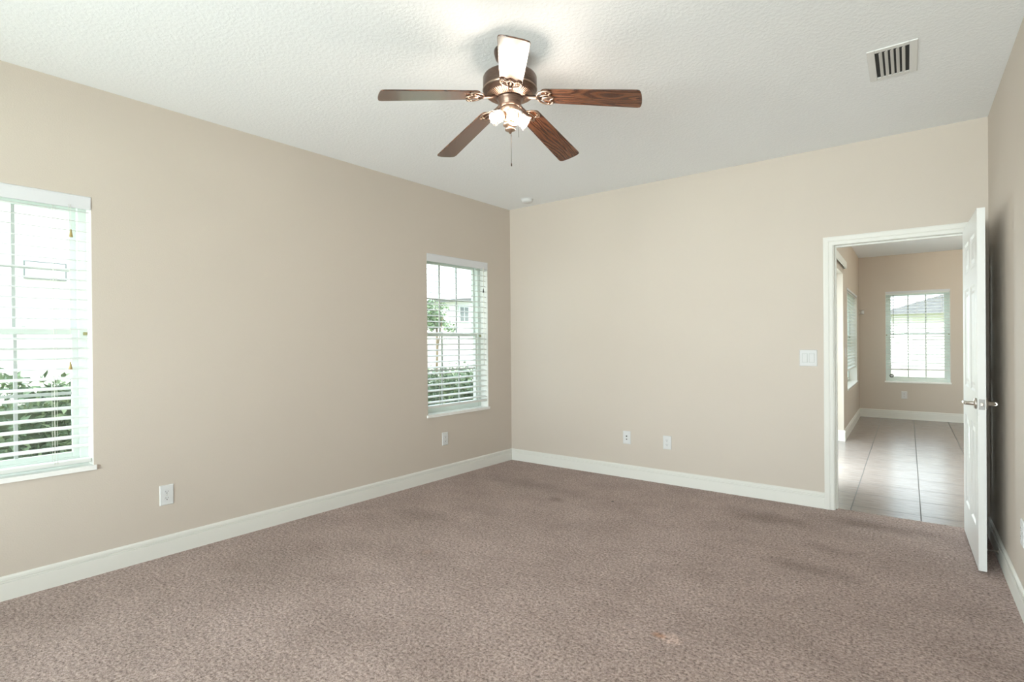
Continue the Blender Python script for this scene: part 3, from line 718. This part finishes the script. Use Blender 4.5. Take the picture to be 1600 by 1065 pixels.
# light kit
lk = MB().lathe([(0, Z(2.437)), (0.047, Z(2.437)), (0.050, Z(2.428)), (0.040, Z(2.410)), (0.030, Z(2.400)), (0.026, Z(2.385)), (0.030, Z(2.372)), (0.022, Z(2.362)), (0, Z(2.362))], n=36).build('light_kit', 'antique', fan)
MB().lathe([(0, Z(2.362)), (0.034, Z(2.358)), (0.036, Z(2.352)), (0.020, Z(2.344)), (0.012, Z(2.338)), (0.026, Z(2.332)), (0.026, Z(2.328)), (0.010, Z(2.321)), (0.004, Z(2.312)), (0, Z(2.310))], n=28).build('finial', 'antique', lk)
for i, (az, tl) in enumerate(((205, 62), (285, 50), (20, 62))):
    a = RF + math.radians(az); t = math.radians(tl)
    axis = Vector((math.cos(a)*math.sin(t), math.sin(a)*math.sin(t), -math.cos(t)))
    q = axis.to_track_quat('Z', 'Y').to_matrix().to_4x4()
    base_ = Vector((math.cos(a)*0.020, math.sin(a)*0.020, Z(2.408)))
    mx = Matrix.Translation(base_) @ q
    s = MB().lathe([(0.013, 0), (0.015, 0.004), (0.015, 0.026), (0.019, 0.030)], n=20, mtx=mx).build('lamp_socket', 'antique', lk)
    sh_ = MB().lathe([(0.016, 0.024), (0.024, 0.030), (0.029, 0.042), (0.029, 0.058), (0.031, 0.070), (0.037, 0.080), (0.0385, 0.080), (0.033, 0.069), (0.031, 0.057), (0.031, 0.042), (0.025, 0.029), (0.017, 0.022)], n=28, mtx=mx).build('lamp_shade', 'shade', lk)
    bl = MB().lathe([(0, 0.022), (0.007, 0.024), (0.009, 0.032), (0.016, 0.046), (0.019, 0.056), (0.016, 0.068), (0.009, 0.075), (0, 0.077)], n=18, mtx=mx).build('bulb', 'bulb', lk)
    pos = fc + base_ + axis*0.062
    light('lamp_glow', 'POINT', pos, 4.5, (1.0, 0.84, 0.70), shadow_soft_size=0.04)
MB().tube([(0.006, 0, Z(2.316)), (0.006, 0, Z(2.160))], 0.0011, 6).lathe([(0, 0), (0.0030, 0.002), (0.0030, 0.014), (0, 0.016)], 0.006, 0, Z(2.150), 8).lathe([(0, -0.003), (0.0028, 0), (0, 0.003)], 0.006, 0, Z(2.300), 8).build('pull_chain', 'iron_dark', fan)
MB().tube([(0.036, 0.022, Z(2.43)), (0.037, 0.022, Z(2.292))], 0.0009, 6).build('pull_chain', 'iron_dark', fan)

# warm ceiling lamp of the nook, behind the open door as seen in the photo
nl = thing('ceiling_lamp', 'round warm ceiling lamp of the nook, behind the open door', 'ceiling lamp', Matrix.Translation((4.75, 4.4, NH)))
MB().lathe([(0, 0), (0.15, 0), (0.15, -0.02), (0.13, -0.03), (0, -0.03)], n=32).build('lamp_base', 'bronze', nl)
MB().lathe([(0.13, -0.03), (0.125, -0.06), (0.095, -0.095), (0.05, -0.112), (0, -0.116)], n=32).build('lamp_dome', 'shade', nl)
light('lamp_glow', 'POINT', (4.75, 4.4, NH-0.07), 28, (1.0, 0.78, 0.50), shadow_soft_size=0.04)

# ------------------------------------------------------------------ outside
mb = MB().box(-40, 40, -30, 40, -0.35, -0.25); struct(mb.build('ground', 'grass'), 'green lawn outside the windows', 'ground')
def leaves(mb, n, sampler, size, rnd):
    for _ in range(n):
        p, nrm = sampler(rnd)
        d = Vector((rnd.gauss(0, 1), rnd.gauss(0, 1), rnd.gauss(0, 1)+0.3)).normalized(); d = (d + nrm*0.7).normalized()
        a = d.orthogonal().normalized(); a = (Matrix.Rotation(rnd.uniform(0, 2*PI), 3, d) @ a); b = d.cross(a)
        s = size*rnd.uniform(0.6, 1.3)
        v = [p - a*s, p - b*s*0.42 + d*s*0.12, p + a*s, p + b*s*0.42 + d*s*0.12]
        mb.add(v, [(0, 1, 2, 3)])
rnd = random.Random(11)
def hedge(name, x0, x1, y0, y1, h, n, label):
    r = thing(name, label, 'hedge', Matrix.Translation(((x0+x1)/2, (y0+y1)/2, -0.25)))
    hx, hy = (x1-x0)/2, (y1-y0)/2; ht = h+0.25
    mb = MB()
    def smp(q):
        u = q.random()
        if u < 0.55: p = Vector((hx + q.gauss(0, 0.03), q.uniform(-hy, hy), q.uniform(0.05, ht))); nn = Vector((1, 0, 0.2))
        elif u < 0.85: p = Vector((q.uniform(-hx, hx), q.uniform(-hy, hy), ht + q.gauss(0, 0.05))); nn = Vector((0, 0, 1))
        elif u < 0.92: p = Vector((-hx, q.uniform(-hy, hy), q.uniform(0.05, ht))); nn = Vector((-1, 0, .2))
        else: p = Vector((q.uniform(-hx, hx), q.choice((-hy, hy)), q.uniform(0.05, ht))); nn = Vector((0, 1, .2))
        w_ = 0.05*math.sin(p.y*7+1) + 0.04*math.sin(p.y*17); p.x += w_*0.6
        if p.z > ht-0.15: p.z += w_
        return p, nn
    leaves(mb, n, smp, 0.042, rnd)
    for _ in range(60):
        x, y = rnd.uniform(-hx, hx), rnd.uniform(-hy, hy)
        for j in range(7):
            z = ht + j*0.022; d = Vector((rnd.gauss(0, .6), rnd.gauss(0, .6), 1)).normalized()
            leaves(mb, 1, lambda q: (Vector((x+q.gauss(0, .02), y+q.gauss(0, .02), z)), d), 0.04, rnd)
    mb.build('foliage', 'leaf', r, fix=False)
    mb = MB()
    mb.box(-hx+0.07, hx-0.09, -hy+0.05, hy-0.05, 0, ht-0.12).build('inner_growth', 'inner', r)
    return r
hedge('hedge', -2.35, -1.55, -5.6, -2.2, 0.93, 9000, 'clipped green hedge outside the large left window')
hedge('hedge', -2.35, -1.55, -0.2, 6.5, 0.78, 15000, 'clipped green hedge outside the window beside the corner')

def tree(loc, h, cr_, n, label):
    r = thing('tree', label, 'tree', Matrix.Translation(loc))
    MB().tube([(0, 0, 0), (0.05, 0.02, h*0.4), (0.0, 0.05, h*0.75)], [0.04, 0.035, 0.025], 10).tube([(0.05, 0.02, h*0.4), (0.2, 0.1, h*0.7)], [0.025, 0.015], 8).build('trunk', 'bark', r)
    mb = MB()
    blobs = [(Vector((rnd.gauss(0, cr_*0.45), rnd.gauss(0, cr_*0.45), h*0.72 + rnd.gauss(0, cr_*0.4))), cr_*rnd.uniform(0.35, 0.6)) for _ in range(12)]
    def smp(q):
        c, rr_ = q.choice(blobs); d = Vector((q.gauss(0, 1), q.gauss(0, 1), q.gauss(0, 1))).normalized()
        return c + d*rr_*q.uniform(0.7, 1.05), d
    leaves(mb, n, smp, 0.06, rnd); mb.build('crown', 'leaf', r, fix=False)
tree((-8.0, 6.85, -0.25), 3.3, 0.42, 1100, 'small leafy tree left of the neighbouring house outside the corner window')

def house_window(r, axis, c, u, z, w, h):
    # axis 'x': on a wall of constant x facing +x ; 'y': constant y facing -y
    if axis == 'x':
        f = MB().box(c, c+0.05, u-w/2-0.06, u+w/2+0.06, z-0.06, z+h+0.06).build('house_window', 'vinyl', r)
        MB().box(c+0.05, c+0.055, u-w/2, u-0.02, z, z+h).box(c+0.05, c+0.055, u+0.02, u+w/2, z, z+h).build('pane', 'house_glass', f)
    else:
        f = MB().box(u-w/2-0.06, u+w/2+0.06, c-0.05, c, z-0.06, z+h+0.06).build('house_window', 'vinyl', r)
        MB().box(u-w/2, u-0.02, c-0.055, c-0.05, z, z+h).box(u+0.02, u+w/2, c-0.055, c-0.05, z, z+h).build('pane', 'house_glass', f)
# two-storey house seen through the large window
h1 = thing('neighbour_house', 'tall white stucco house beyond the hedge outside the large left window', 'house', Matrix.Translation((-9, -4, -0.25)))
MB().box(-8, 0, -6, 3.6, 0, 5.6).build('house_wall', 'stucco', h1)
MB().prism([(-6.5, 5.6), (4.1, 5.6), (-1.2, 7.6)], -8.4, 0.5, 'x').build('roof', 'roof', h1)
for u in (1.95, 0.55, -1.6):
    f = MB().box(0, 0.05, u-0.30, u+0.30, 2.74, 3.06).build('house_window', 'house_glass', h1)
    MB().box(0.05, 0.055, u-0.275, u+0.275, 2.765, 3.035).build('pane', 'stucco', f)
# gabled house through the corner window
h2 = thing('neighbour_house', 'white single-storey house with a thin grey roof edge outside the corner window', 'house', Matrix.Translation((-9, 13.5, -0.25)))
MB().prism([(-5.15, 0), (6.0, 0), (6.0, 3.98), (-5.15, 2.92)], -9, 0.0, 'x').build('house_wall', 'stucco', h2)
MB().prism([(-5.35, 2.90), (6.3, 4.01), (6.3, 4.10), (-5.35, 2.99)], -9.3, 0.35, 'x').build('roof', 'roof', h2)
for u in (-4.27, -1.0, 2.5): house_window(h2, 'x', 0, u, 2.30, 0.42, 0.48)
# low house and fence outside the nook window
h3 = thing('neighbour_house', 'low cream house with a grey hip roof beyond the fence outside the far window', 'house', Matrix.Translation((5.0, 15.0, -0.25)))
MB().box(-1.9, 8, 0, 6, 0, 2.28).build('house_wall', 'cream_stucco', h3)
MB().add([(-2.3, -0.4, 2.28), (8.4, -0.4, 2.28), (8.4, 6.4, 2.28), (-2.3, 6.4, 2.28), (1.6, 3, 3.7), (6, 3, 3.7)],
         [(0, 1, 5, 4), (1, 2, 5), (2, 3, 4, 5), (3, 0, 4), (3, 2, 1, 0)]).build('roof', 'roof', h3)
for u in (0.1, 1.3, 3.2): house_window(h3, 'y', 0, u, 1.35, 1.0, 0.55)
fe = thing('garden_fence', 'white vinyl privacy fence outside the far window', 'fence', Matrix.Translation((4.0, 10.0, -0.25)))
mb = MB()
for i in range(60): mb.box(-6+i*0.2, -6+i*0.2+0.192, 0, 0.03, 0.08, 1.85)
mb.build('board_panel', 'fence', fe)
MB().box(-6, 6, -0.02, 0.05, 1.78, 1.88).box(-6, 6, -0.02, 0.05, 0.05, 0.18).build('fence_rail', 'fence', fe)
for i in range(6): MB().box(-6+i*2.4-0.06, -6+i*2.4+0.06, -0.03, 0.09, 0, 1.95).build('fence_post', 'fence', fe)
